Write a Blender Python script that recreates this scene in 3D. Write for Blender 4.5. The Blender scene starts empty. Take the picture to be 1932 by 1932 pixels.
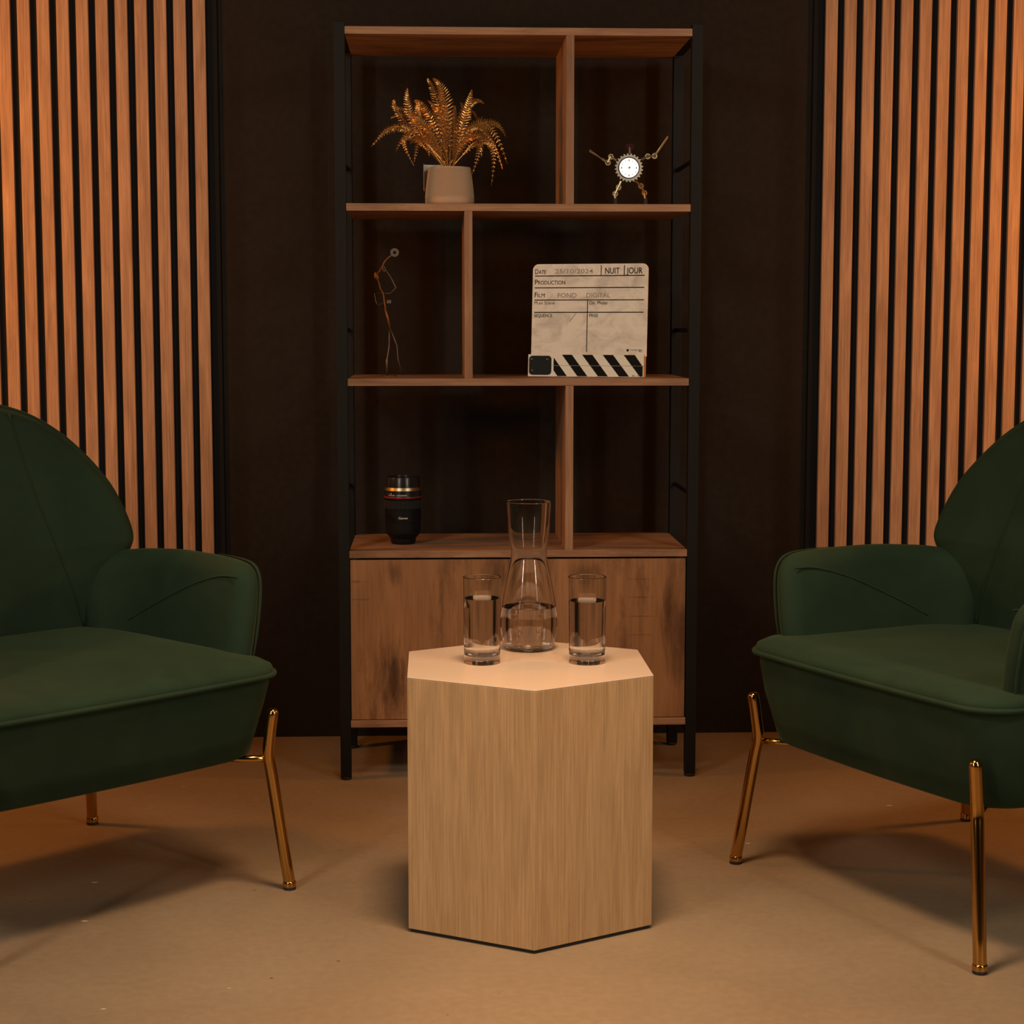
import bpy, bmesh, math, random
from mathutils import Vector, Matrix
SC = bpy.context.scene
COL = SC.collection
PI = math.pi

# ------------------------------------------------------------------ camera
cam = bpy.data.cameras.new('camera')
cam_o = bpy.data.objects.new('camera', cam)
COL.objects.link(cam_o)
cam_o.location = (-0.18898, -3.97624, 1.02132)
cam_o.rotation_euler = (PI / 2 - 0.104383, -0.000216, -0.043602)
cam.sensor_width = 36.0
cam.sensor_fit = 'HORIZONTAL'
cam.lens = 3402.26 / 1932 * 36
cam.clip_start = 0.05
SC.camera = cam_o

# ------------------------------------------------------------------ world, lights, exposure
w = bpy.data.worlds.new('world')
SC.world = w
w.use_nodes = True
w.node_tree.nodes['Background'].inputs[0].default_value = (0.9, 0.75, 0.6, 1)
w.node_tree.nodes['Background'].inputs[1].default_value = 0.0
SC.view_settings.view_transform = 'Standard'
SC.view_settings.look = 'None'
SC.view_settings.gamma = 1.0
SC.view_settings.use_curve_mapping = False
SC.view_settings.exposure = 0.0
try:
    SC.cycles.use_denoising = True
    SC.cycles.max_bounces = 14
    SC.cycles.transmission_bounces = 12
    SC.cycles.transparent_max_bounces = 12
    SC.cycles.caustics_reflective = True
    SC.cycles.caustics_refractive = True
    SC.cycles.sample_clamp_indirect = 4.0
    SC.cycles.blur_glossy = 0.5
except Exception:
    pass


def light(name, loc, target, power, color, size, size_y=None, kind='AREA', spread=None):
    d = bpy.data.lights.new(name, kind)
    d.energy = power
    d.color = color
    if kind == 'AREA':
        d.shape = 'RECTANGLE' if size_y else 'DISK'
        d.size = size
        if size_y:
            d.size_y = size_y
        if spread:
            d.spread = spread
    else:
        d.shadow_soft_size = size
    o = bpy.data.objects.new(name, d)
    COL.objects.link(o)
    o.location = loc
    v = Vector(target) - Vector(loc)
    o.rotation_euler = v.to_track_quat('-Z', 'Y').to_euler()
    return o


WARM = (1.0, 0.70, 0.43)
ORANGE = (1.0, 0.36, 0.07)
light('studio_softbox', (-1.38, -2.35, 2.15), (0.0, -0.7, 0.4), 16.0, (1.0, 0.87, 0.69), 0.45, 0.45)
light('studio_softbox', (1.38, -2.35, 2.15), (0.0, -0.7, 0.4), 11.5, (1.0, 0.87, 0.69), 0.45, 0.45)
light('overhead_spot', (0.0, -1.45, 2.40), (0.0, -1.40, 0.0), 12.5, (1.0, 0.63, 0.34), 0.40, 0.40, spread=math.radians(75))
light('strip_light', (-1.80, -3.25, 1.30), (0.0, -0.2, 0.85), 15.5, (1.0, 0.80, 0.58), 0.14, 1.0)
light('strip_light', (1.70, -3.25, 1.30), (0.0, -0.2, 0.85), 15.5, (1.0, 0.80, 0.58), 0.14, 1.0)
light('uplight_lamp', (-1.72, -0.30, 1.40), (0, 0, 0), 42, (1.0, 0.335, 0.04), 0.10, kind='POINT')
light('uplight_lamp', (1.76, -0.30, 1.36), (0, 0, 0), 42, (1.0, 0.335, 0.04), 0.10, kind='POINT')


# ------------------------------------------------------------------ materials
def new_mat(name):
    m = bpy.data.materials.new(name)
    m.use_nodes = True
    nt = m.node_tree
    return m, nt, nt.nodes['Principled BSDF']


def setp(b, **kw):
    names = dict(color='Base Color', rough='Roughness', metal='Metallic', ior='IOR', trans='Transmission Weight',
                 spec='Specular IOR Level', sheen='Sheen Weight', sheen_rough='Sheen Roughness',
                 sheen_tint='Sheen Tint', coat='Coat Weight', emis='Emission Color', emis_s='Emission Strength')
    for k, v in kw.items():
        b.inputs[names[k]].default_value = (*v, 1) if isinstance(v, tuple) and len(v) == 3 else v


def plain(name, color, rough=0.5, **kw):
    m, nt, b = new_mat(name)
    setp(b, color=color, rough=rough, **kw)
    return m


def ramp(nt, stops):
    r = nt.nodes.new('ShaderNodeValToRGB')
    e = r.color_ramp.elements
    while len(e) < len(stops):
        e.new(0.5)
    for i, (p, c) in enumerate(stops):
        e[i].position = p
        e[i].color = (*c, 1)
    return r


def noise(nt, src, scale, detail=4, rough=0.55, dist=0.0):
    n = nt.nodes.new('ShaderNodeTexNoise')
    n.inputs['Scale'].default_value = scale
    n.inputs['Detail'].default_value = detail
    n.inputs['Roughness'].default_value = rough
    n.inputs['Distortion'].default_value = dist
    nt.links.new(src, n.inputs['Vector'])
    return n


def mapping(nt, scale, loc=(0, 0, 0), rot=(0, 0, 0), island=False):
    tc = nt.nodes.new('ShaderNodeTexCoord')
    mp = nt.nodes.new('ShaderNodeMapping')
    mp.inputs['Scale'].default_value = scale
    mp.inputs['Location'].default_value = loc
    mp.inputs['Rotation'].default_value = rot
    if island:
        g = nt.nodes.new('ShaderNodeNewGeometry')
        mul = nt.nodes.new('ShaderNodeVectorMath')
        mul.operation = 'MULTIPLY_ADD'
        cb = nt.nodes.new('ShaderNodeCombineXYZ')
        for k in range(3):
            nt.links.new(g.outputs['Random Per Island'], cb.inputs[k])
        mul.inputs[1].default_value = (7.1, 3.3, 11.7)
        nt.links.new(cb.outputs[0], mul.inputs[0])
        nt.links.new(tc.outputs['Object'], mul.inputs[2])
        nt.links.new(mul.outputs[0], mp.inputs['Vector'])
    else:
        nt.links.new(tc.outputs['Object'], mp.inputs['Vector'])
    return mp.outputs[0]


def mix(nt, a, b, fac, mode='MIX'):
    m = nt.nodes.new('ShaderNodeMix')
    m.data_type = 'RGBA'
    m.blend_type = mode
    for sock, v in ((0, fac), (6, a), (7, b)):
        if hasattr(v, 'is_linked'):
            nt.links.new(v, m.inputs[sock])
        elif isinstance(v, tuple):
            m.inputs[sock].default_value = (*v, 1)
        else:
            m.inputs[sock].default_value = v
    return m.outputs[2]


def bump(nt, b, src, strength=0.2, dist=0.002):
    bp = nt.nodes.new('ShaderNodeBump')
    bp.inputs['Strength'].default_value = strength
    bp.inputs['Distance'].default_value = dist
    nt.links.new(src, bp.inputs['Height'])
    nt.links.new(bp.outputs[0], b.inputs['Normal'])


def wood(name, dark, light_, grain='z', fine=260.0, stretch=0.02, rough=0.5, blotch=None, blotch_amt=0.6,
         island=False, blotch_scale=5.0, fine_amt=0.45, loc=(0, 0, 0), spec=0.3):
    m, nt, b = new_mat(name)
    ax = 'xyz'.index(grain)
    s = [1.0, 1.0, 1.0]
    s[ax] = stretch
    v = mapping(nt, tuple(s), loc=loc, island=island)
    s2 = [1.0, 1.0, 1.0]
    s2[ax] = 0.12
    v2 = mapping(nt, tuple(s2), loc=loc, island=island)
    n1 = noise(nt, v, fine, 3, 0.6)
    n2 = noise(nt, v2, fine * 0.11, 5, 0.6, 0.6)
    r2 = ramp(nt, [(0.30, dark), (0.70, light_)])
    nt.links.new(n2.outputs[0], r2.inputs[0])
    r1 = ramp(nt, [(0.34, (0.45, 0.42, 0.40)), (0.60, (1, 1, 1))])
    nt.links.new(n1.outputs[0], r1.inputs[0])
    c = mix(nt, r2.outputs[0], r1.outputs[0], fine_amt, 'MULTIPLY')
    if blotch:
        s3 = [1.0, 1.0, 1.0]
        s3[ax] = 0.28
        v3 = mapping(nt, tuple(s3), loc=loc, island=island)
        n3 = noise(nt, v3, blotch_scale, 6, 0.68, 0.4)
        r3 = ramp(nt, [(0.50, (0, 0, 0)), (0.66, (1, 1, 1))])
        nt.links.new(n3.outputs[0], r3.inputs[0])
        mm = nt.nodes.new('ShaderNodeMath')
        mm.operation = 'MULTIPLY'
        mm.inputs[1].default_value = blotch_amt
        nt.links.new(r3.outputs[0], mm.inputs[0])
        c = mix(nt, c, blotch, mm.outputs[0])
    nt.links.new(c, b.inputs['Base Color'])
    setp(b, rough=rough, spec=spec)
    bump(nt, b, n1.outputs[0], 0.15, 0.0008)
    return m


M = {}
M['slat'] = wood('slat_oak', (0.33, 0.188, 0.108), (0.50, 0.30, 0.18), 'z', 420, 0.015, 0.6, island=True, fine_amt=0.55)
M['felt'] = plain('black_felt', (0.012, 0.012, 0.013), 0.95, spec=0.1)
M['board'] = wood('rustic_board', (0.26, 0.135, 0.072), (0.42, 0.235, 0.135), 'x', 240, 0.03, 0.5,
                  blotch=(0.10, 0.045, 0.022), blotch_amt=0.55, blotch_scale=9, loc=(3.1, 1.7, 0.3))
M['upright'] = wood('rustic_upright', (0.26, 0.135, 0.072), (0.42, 0.235, 0.135), 'z', 240, 0.03, 0.5,
                    blotch=(0.12, 0.055, 0.028), blotch_amt=0.35, blotch_scale=9, loc=(1.1, 0.7, 0.9))
M['door'] = wood('rustic_door', (0.255, 0.122, 0.053), (0.37, 0.182, 0.083), 'z', 200, 0.05, 0.45,
                 blotch=(0.085, 0.038, 0.018), blotch_amt=0.85, blotch_scale=7.5, loc=(0.35, 0.0, 0.55), fine_amt=0.3)
M['oak'] = wood('pale_oak_veneer', (0.45, 0.285, 0.148), (0.57, 0.375, 0.205), 'z', 430, 0.018, 0.45, fine_amt=0.40)
M['black_metal'] = plain('black_powder_coat', (0.010, 0.009, 0.008), 0.55, spec=0.15)
M['black_plastic'] = plain('black_plastic', (0.006, 0.006, 0.006), 0.5, spec=0.15)
M['black_gloss'] = plain('black_gloss', (0.012, 0.012, 0.013), 0.25)
M['cream'] = plain('cream_laminate', (0.54, 0.43, 0.35), 0.24)
M['gold'] = plain('polished_gold', (0.52, 0.30, 0.09), 0.15, metal=1.0)
M['chrome'] = plain('bright_chrome', (0.62, 0.56, 0.48), 0.34, metal=1.0)
M['brass'] = plain('aged_brass', (0.46, 0.36, 0.22), 0.36, metal=1.0)
M['copper'] = plain('copper_brown', (0.36, 0.17, 0.06), 0.32, metal=1.0)
M['steel_dark'] = plain('dull_steel_wire', (0.14, 0.115, 0.095), 0.5, metal=1.0)
M['rust_wire'] = plain('rusty_wire', (0.26, 0.11, 0.04), 0.55, metal=0.7)
M['leaf'] = plain('gold_leaf_foil', (0.58, 0.27, 0.075), 0.33, metal=0.75)
M['white_paint'] = plain('white_paint', (0.92, 0.80, 0.64), 0.5)
M['raw_wood'] = plain('raw_stick_wood', (0.50, 0.30, 0.15), 0.6)
M['ink'] = plain('black_ink', (0.012, 0.009, 0.008), 0.7, spec=0.1)
M['marker'] = plain('faded_marker', (0.36, 0.29, 0.25), 0.7)
M['print_white'] = plain('white_print', (0.72, 0.70, 0.66), 0.6)
M['red_ring'] = plain('red_ring_paint', (0.26, 0.014, 0.012), 0.35)
M['ruby'] = plain('ruby_gear', (0.05, 0.005, 0.008), 0.3, metal=0.5)
M['paper'] = plain('white_card', (0.72, 0.68, 0.60), 0.8)
M['soil'] = plain('dark_moss', (0.03, 0.02, 0.012), 0.95)
M['rubber'] = plain('black_rubber', (0.012, 0.012, 0.012), 0.7)
M['dial'] = plain('emissive_clock_dial', (0.9, 0.9, 0.9), 0.3, emis=(1.0, 0.97, 0.95), emis_s=0.75)  # near-white clock face material given a mild white emission
M['glass'] = plain('clear_glass', (1, 1, 1), 0.0, trans=1.0, ior=1.47)
M['water'] = plain('water', (1, 1, 1), 0.0, trans=1.0, ior=1.333)
M['ceramic'] = plain('sand_ceramic', (0.47, 0.31, 0.20), 0.75)

# worn dark stains and saw marks in the door's board
dm_ = M['door']
nt = dm_.node_tree
b = nt.nodes['Principled BSDF']
csrc = b.inputs['Base Color'].links[0].from_socket
tc = nt.nodes.new('ShaderNodeTexCoord')
nz = noise(nt, mapping(nt, (1, 1, 0.22)), 70, 5, 0.7)
for cx, cc, rx, rz, amt in ((-0.283, 0.225, 0.048, 0.130, 0.85), (-0.277, 0.468, 0.022, 0.040, 0.55), (0.336, 0.388, 0.013, 0.090, 0.65), (0.150, 0.465, 0.050, 0.045, 0.6),
                            (-0.173, 0.415, 0.010, 0.080, 0.5), (0.02, 0.40, 0.06, 0.10, 0.35), (0.27, 0.452, 0.050, 0.0022, 0.35), (0.272, 0.411, 0.050, 0.0022, 0.45),
                            (0.272, 0.368, 0.050, 0.0022, 0.45), (0.272, 0.326, 0.042, 0.0022, 0.40), (-0.36, 0.45, 0.03, 0.004, 0.4), (-0.355, 0.41, 0.04, 0.003, 0.35)):
    mp = nt.nodes.new('ShaderNodeMapping')
    mp.inputs['Location'].default_value = (-cx / rx, 0, -cc / rz)
    mp.inputs['Scale'].default_value = (1 / rx, 0, 1 / rz)
    nt.links.new(tc.outputs['Object'], mp.inputs['Vector'])
    ln = nt.nodes.new('ShaderNodeVectorMath')
    ln.operation = 'LENGTH'
    nt.links.new(mp.outputs[0], ln.inputs[0])
    sb = nt.nodes.new('ShaderNodeMath')
    sb.operation = 'MULTIPLY_ADD'
    sb.inputs[1].default_value = 1.5
    nt.links.new(nz.outputs[0], sb.inputs[0])
    nt.links.new(ln.outputs['Value'], sb.inputs[2])
    rr_ = ramp(nt, [(0.55, (1, 1, 1)), (0.98, (0, 0, 0))])
    hv_ = nt.nodes.new('ShaderNodeMath')
    hv_.operation = 'MULTIPLY'
    hv_.inputs[1].default_value = 0.6
    nt.links.new(sb.outputs[0], hv_.inputs[0])
    nt.links.new(hv_.outputs[0], rr_.inputs[0])
    am = nt.nodes.new('ShaderNodeMath')
    am.operation = 'MULTIPLY'
    am.inputs[1].default_value = amt
    nt.links.new(rr_.outputs[0], am.inputs[0])
    csrc = mix(nt, csrc, (0.045, 0.020, 0.010), am.outputs[0])
nt.links.new(csrc, b.inputs['Base Color'])

# velvet
m, nt, b = new_mat('green_velvet')
v = mapping(nt, (1, 1, 1))
n = noise(nt, v, 9, 4, 0.6, 0.5)
r = ramp(nt, [(0.3, (0.0125, 0.0275, 0.0160)), (0.7, (0.0178, 0.0365, 0.0205))])
nt.links.new(n.outputs[0], r.inputs[0])
nt.links.new(r.outputs[0], b.inputs['Base Color'])
setp(b, rough=0.85, spec=0.12, sheen=0.30, sheen_rough=0.34, sheen_tint=(0.22, 0.27, 0.13))
n2 = noise(nt, v, 900, 2, 0.5)
bump(nt, b, n2.outputs[0], 0.12, 0.001)
M['velvet'] = m

# floor: smooth sand coloured concrete with scuffs and flecks
m, nt, b = new_mat('sand_concrete')
v = mapping(nt, (1, 1, 1))
n = noise(nt, v, 2.2, 6, 0.6, 0.4)
r = ramp(nt, [(0.3, (0.205, 0.150, 0.100)), (0.7, (0.250, 0.186, 0.125))])
nt.links.new(n.outputs[0], r.inputs[0])
n3 = noise(nt, v, 60, 3, 0.6)
r3 = ramp(nt, [(0.35, (0.90, 0.90, 0.90)), (0.65, (1, 1, 1))])
nt.links.new(n3.outputs[0], r3.inputs[0])
c = mix(nt, r.outputs[0], r3.outputs[0], 1.0, 'MULTIPLY')
vo = nt.nodes.new('ShaderNodeTexVoronoi')
vo.inputs['Scale'].default_value = 9
nt.links.new(v, vo.inputs['Vector'])
rv = ramp(nt, [(0.022, (1, 1, 1)), (0.032, (0, 0, 0))])
nt.links.new(vo.outputs['Distance'], rv.inputs[0])
c = mix(nt, c, (0.12, 0.07, 0.04), rv.outputs[0])
vo2 = nt.nodes.new('ShaderNodeTexVoronoi')
vo2.inputs['Scale'].default_value = 4
nt.links.new(mapping(nt, (1, 2.4, 1), loc=(0.3, 0.1, 0)), vo2.inputs['Vector'])
rv2 = ramp(nt, [(0.018, (1, 1, 1)), (0.03, (0, 0, 0))])
nt.links.new(vo2.outputs['Distance'], rv2.inputs[0])
c = mix(nt, c, (0.75, 0.62, 0.48), rv2.outputs[0])
nt.links.new(c, b.inputs['Base Color'])
setp(b, rough=0.55, spec=0.25)
bump(nt, b, n3.outputs[0], 0.05, 0.001)
M['floor'] = m

m, nt, b = new_mat('black_brown_wall')
v = mapping(nt, (1, 1, 1))
n = noise(nt, v, 60, 4, 0.6)
r = ramp(nt, [(0.3, (0.017, 0.013, 0.011)), (0.7, (0.022, 0.017, 0.014))])
nt.links.new(n.outputs[0], r.inputs[0])
nt.links.new(r.outputs[0], b.inputs['Base Color'])
setp(b, rough=0.9, spec=0.15)
M['wall'] = m
M['room'] = plain('dark_studio_paint', (0.05, 0.042, 0.036), 0.9, spec=0.1)

# slate with rubbed marker smears
m, nt, b = new_mat('whiteboard_slate')
v = mapping(nt, (1, 1, 1.6), loc=(0.2, 0, 0.4))
n = noise(nt, v, 16, 5, 0.65, 0.8)
r = ramp(nt, [(0.44, (0.93, 0.76, 0.61)), (0.70, (0.60, 0.47, 0.38))])
nt.links.new(n.outputs[0], r.inputs[0])
nt.links.new(r.outputs[0], b.inputs['Base Color'])
setp(b, rough=0.45)
M['slate'] = m


# ------------------------------------------------------------------ mesh helpers
class MB:
    def __init__(self):
        self.v, self.f, self.mi = [], [], []

    def add(self, verts, faces, mi=0):
        o = len(self.v)
        self.v += [tuple(p) for p in verts]
        self.f += [tuple(i + o for i in q) for q in faces]
        self.mi += [mi] * len(faces)
        return self

    def box(self, x0, x1, y0, y1, z0, z1, mi=0):
        vs = [(x0, y0, z0), (x1, y0, z0), (x1, y1, z0), (x0, y1, z0), (x0, y0, z1), (x1, y0, z1), (x1, y1, z1), (x0, y1, z1)]
        fs = [(0, 3, 2, 1), (4, 5, 6, 7), (0, 1, 5, 4), (1, 2, 6, 5), (2, 3, 7, 6), (3, 0, 4, 7)]
        return self.add(vs, fs, mi)

    def tube(self, pts, rad, segs=12, cap=True, closed=False, mi=0, ball=False):
        pts = [Vector(p) for p in pts]
        n = len(pts)
        rads = rad if isinstance(rad, (list, tuple)) else [rad] * n
        if ball:
            t0 = (pts[0] - pts[1]).normalized()
            t1 = (pts[-1] - pts[-2]).normalized()
            a, bb, ra, rb = pts[0], pts[-1], rads[0], rads[-1]
            pre = [(a + t0 * ra * math.sin(k), ra * math.cos(k)) for k in (1.5, 1.2, 0.8, 0.4)]
            post = [(bb + t1 * rb * math.sin(k), rb * math.cos(k)) for k in (0.4, 0.8, 1.2, 1.5)]
            pts = [p for p, _ in pre] + pts + [p for p, _ in post]
            rads = [q for _, q in pre] + list(rads) + [q for _, q in post]
            n = len(pts)
        vs, fs = [], []
        nrm = None
        for i in range(n):
            if closed:
                t = (pts[(i + 1) % n] - pts[i - 1]).normalized()
            else:
                t = (pts[min(i + 1, n - 1)] - pts[max(i - 1, 0)]).normalized()
            if nrm is None:
                a = Vector((0, 0, 1)) if abs(t.z) < 0.9 else Vector((1, 0, 0))
                nrm = (a - t * a.dot(t)).normalized()
            else:
                nrm = (nrm - t * nrm.dot(t)).normalized()
            bn = t.cross(nrm)
            for k in range(segs):
                an = 2 * PI * k / segs
                vs.append(pts[i] + (nrm * math.cos(an) + bn * math.sin(an)) * rads[i])
        m_ = n if closed else n - 1
        for i in range(m_):
            j = (i + 1) % n
            for k in range(segs):
                l = (k + 1) % segs
                fs.append((i * segs + k, i * segs + l, j * segs + l, j * segs + k))
        if cap and not closed:
            fs.append(tuple(range(segs - 1, -1, -1)))
            fs.append(tuple((n - 1) * segs + k for k in range(segs)))
        return self.add(vs, fs, mi)

    def lathe(self, prof, segs=48, mi=0, closed=False, axis=None):
        vs, fs = [], []
        n = len(prof)
        for r_, z in prof:
            for k in range(segs):
                a = 2 * PI * k / segs
                p = Vector((r_ * math.cos(a), r_ * math.sin(a), z))
                vs.append(axis @ p if axis else p)
        for i in range(n if closed else n - 1):
            j = (i + 1) % n
            for k in range(segs):
                l = (k + 1) % segs
                fs.append((i * segs + k, i * segs + l, j * segs + l, j * segs + k))
        if not closed:
            if prof[0][0] > 1e-6:
                fs.append(tuple(range(segs - 1, -1, -1)))
            if prof[-1][0] > 1e-6:
                fs.append(tuple((n - 1) * segs + k for k in range(segs)))
        return self.add(vs, fs, mi)

    def prism(self, poly, y0, y1, mi=0):
        """poly of (x, z) extruded along y"""
        n = len(poly)
        vs = [(x, y0, z) for x, z in poly] + [(x, y1, z) for x, z in poly]
        fs = [tuple(range(n)), tuple(range(2 * n - 1, n - 1, -1))]
        for k in range(n):
            l = (k + 1) % n
            fs.append((k, k + n, l + n, l))
        return self.add(vs, fs, mi)

    def build(self, name, mats, parent=None, smooth=False, bevel=0.0, merge=False, auto=None):
        me = bpy.data.meshes.new(name)
        me.from_pydata(self.v, [], self.f)
        mats = mats if isinstance(mats, (list, tuple)) else [mats]
        for mm in mats:
            me.materials.append(mm)
        for p, k in zip(me.polygons, self.mi):
            p.material_index = k
        bm = bmesh.new()
        bm.from_mesh(me)
        if merge:
            bmesh.ops.remove_doubles(bm, verts=bm.verts, dist=1e-6)
        bmesh.ops.recalc_face_normals(bm, faces=bm.faces)
        if bevel:
            es = [e for e in bm.edges if len(e.link_faces) == 2 and e.calc_face_angle(0) > 0.6]
            bmesh.ops.bevel(bm, geom=es, offset=bevel, segments=2, affect='EDGES', profile=0.5)
        bm.to_mesh(me)
        bm.free()
        if smooth:
            for p in me.polygons:
                p.use_smooth = True
            if auto:
                me.set_sharp_from_angle(angle=auto)
        o = bpy.data.objects.new(name, me)
        COL.objects.link(o)
        if parent:
            o.parent = parent
        return o


def thing(name, label, cat, loc=(0, 0, 0), rotz=0.0, group=None):
    o = bpy.data.objects.new(name, None)
    COL.objects.link(o)
    o.location = loc
    o.rotation_euler = (0, 0, rotz)
    o.empty_display_size = 0.1
    return tag(o, label, cat, group)


def tag(o, label, cat, group=None):
    o['label'] = label
    o['category'] = cat
    if group:
        o['group'] = group
    return o


def struct(o):
    o['kind'] = 'structure'
    return o


def smooth_path(pts, n=8):
    """Catmull-Rom through the points"""
    P = [Vector(p) for p in pts]
    P = [P[0] * 2 - P[1]] + P + [P[-1] * 2 - P[-2]]
    out = []
    for i in range(1, len(P) - 2):
        for k in range(n):
            t = k / n
            a, b_, c_, d = P[i - 1], P[i], P[i + 1], P[i + 2]
            out.append(0.5 * ((2 * b_) + (c_ - a) * t + (2 * a - 5 * b_ + 4 * c_ - d) * t * t + (3 * b_ - a - 3 * c_ + d) * t ** 3))
    out.append(P[-2])
    return out


def ring_link(fs, a, b_, n):
    for k in range(n):
        l = (k + 1) % n
        fs.append((a + k, a + l, b_ + l, b_ + k))


def text_mesh(mb, txt, x, z, width, height, y, mapf=None, mi=0):
    """lettering in the xz plane: left edge x, baseline z, scaled to a width and a capital height"""
    cu = bpy.data.curves.new('lettering', 'FONT')
    cu.body = txt
    cu.resolution_u = 3
    cu.offset = 0.0 if 'M' in txt else 0.008
    o = bpy.data.objects.new('lettering', cu)
    COL.objects.link(o)
    dg = bpy.context.evaluated_depsgraph_get()
    dg.update()
    me = o.evaluated_get(dg).to_mesh()
    vs = [tuple(q.co) for q in me.vertices]
    fs = [tuple(p.vertices) for p in me.polygons]
    o.evaluated_get(dg).to_mesh_clear()
    bpy.data.objects.remove(o)
    bpy.data.curves.remove(cu)
    x0 = min(q[0] for q in vs)
    x1 = max(q[0] for q in vs)
    sx = width / (x1 - x0)
    sz = height / 0.70
    pts = [(x + (q[0] - x0) * sx, y, z + q[1] * sz) for q in vs]
    if mapf:
        pts = [mapf(p) for p in pts]
    mb.add(pts, fs, mi)


# ------------------------------------------------------------------ room
WALL_Y = 0.437
struct(MB().box(-2.7, 2.7, -5.7, WALL_Y + 0.1, -0.06, 0.0).build('floor', M['floor']))
struct(MB().box(-2.7, 2.7, WALL_Y, WALL_Y + 0.1, 0.0, 3.2).build('wall_back', M['wall']))
struct(MB().box(-2.8, -2.7, -5.7, WALL_Y + 0.1, 0.0, 3.2).build('wall_left', M['room']))
struct(MB().box(2.7, 2.8, -5.7, WALL_Y + 0.1, 0.0, 3.2).build('wall_right', M['room']))
struct(MB().box(-2.7, 2.7, -5.8, -5.7, 0.0, 3.2).build('wall_front', M['room']))
struct(MB().box(-2.8, 2.8, -5.8, WALL_Y + 0.1, 3.2, 3.3).build('ceiling', M['room']))


# ------------------------------------------------------------------ slatted acoustic panels
def slat_panel(edge, sgn, label):
    t = thing('slat_panel', label, 'wall panel', (edge, WALL_Y, 0.0), 0, 'slatted wall panels')
    N, pitch, wd = 26, 0.0457, 0.0290
    far = (N - 1) * pitch + wd
    xs = sorted((-sgn * 0.026, sgn * (far + 0.0145)))
    MB().box(xs[0], xs[1], -0.009, -0.0005, 0.0, 2.6).build('felt_backing', M['felt'], t)
    s = MB()
    for k in range(N):
        a, b_ = sorted((sgn * k * pitch, sgn * (k * pitch + wd)))
        s.box(a, b_, -0.021, -0.009, 0.0, 2.6)
    s.build('slats', M['slat'], t, bevel=0.0008)
    return t


slat_panel(-0.7245, -1, 'tall oak slat panel on black felt, on the wall behind the left green armchair')
slat_panel(0.757, 1, 'tall oak slat panel on black felt, on the wall behind the right green armchair')

# ------------------------------------------------------------------ shelf unit
W2, PW, SD = 0.400, 0.024, 0.327
ZT, Z1, Z2, Z3, Z4, Z5, BT = 1.667, 1.6564, 1.2802, 0.8999, 0.5188, 0.1364, 0.0160
shelf = thing('bookshelf', 'tall open bookshelf of rustic brown boards in a black metal frame against the dark wall', 'bookshelf')
for sx in (-1, 1):
    for y0 in (0.0, SD - PW):
        xa, xb = sorted((sx * W2, sx * (W2 - PW)))
        p = MB().box(xa, xb, y0, y0 + PW, 0.008, ZT).build('post', M['black_metal'], shelf, bevel=0.0015)
        MB().lathe([(0.010, 0.0), (0.0125, 0.002), (0.0125, 0.008)], 20).build('foot', M['rubber'], p).location = (sx * (W2 - PW / 2), y0 + PW / 2, 0)
    for z in (1.379, 1.005, 0.639):
        xr = sx * (W2 - PW / 2)
        MB().tube([(xr, PW - 0.002, z), (xr, SD - PW + 0.002, z)], 0.005, 10).build('side_rung', M['black_metal'], shelf, smooth=True, auto=0.9)
    for z in (1.652, 0.11):
        xa, xb = sorted((sx * (W2 - 0.002), sx * (W2 - PW + 0.002)))
        MB().box(xa, xb, PW, SD - PW, z - 0.009, z + 0.009).build('side_rail', M['black_metal'], shelf)
XI = W2 - PW
for z in (Z1, Z2, Z3, Z4, Z5):
    MB().box(-XI, XI, 0.0, SD, z - BT, z).build('shelf_board', M['board'], shelf, bevel=0.0007)
for x0, zb, zt in ((0.102, Z2, Z1 - BT), (-0.1195, Z3, Z2 - BT), (0.103, Z4, Z3 - BT)):
    MB().box(x0, x0 + 0.0175, 0.001, SD - 0.001, zb, zt).build('divider', M['upright'], shelf, bevel=0.0005)
for sx in (-1, 1):
    a, b_ = sorted((sx * XI, sx * (XI - 0.015)))
    MB().box(a, b_, 0.022, SD - 0.004, Z5, Z4 - BT).build('cabinet_side', M['upright'], shelf)
MB().box(-XI + 0.015, XI - 0.015, SD - 0.012, SD - 0.004, Z5, Z4 - BT).build('cabinet_back', M['upright'], shelf)
MB().box(-XI + 0.0015, XI - 0.0025, 0.002, 0.018, Z5 + 0.0015, Z4 - BT - 0.0045).build('cabinet_door', M['door'], shelf, bevel=0.0006)

# ------------------------------------------------------------------ hexagonal stool table
st = thing('side_table', 'hexagonal pale oak side table with a cream top in the middle of the floor', 'side table', (-0.0286, -0.901, 0))
R_HEX, H_HEX = 0.2375, 0.436


def hexa(r_, z0, z1):
    pts = [(r_ * math.cos(PI / 6 + k * PI / 3), r_ * math.sin(PI / 6 + k * PI / 3)) for k in range(6)]
    vs = [(x, y, z0) for x, y in pts] + [(x, y, z1) for x, y in pts]
    fs = [(5, 4, 3, 2, 1, 0), (6, 7, 8, 9, 10, 11)] + [(k, (k + 1) % 6, (k + 1) % 6 + 6, k + 6) for k in range(6)]
    return MB().add(vs, fs)


hexa(R_HEX - 0.004, 0.0, 0.006).build('plinth', M['rubber'], st)
hexa(R_HEX, 0.006, H_HEX - 0.002).build('table_body', M['oak'], st, bevel=0.0008)
hexa(R_HEX, H_HEX - 0.002, H_HEX).build('table_top', M['cream'], st, bevel=0.0006)


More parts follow.
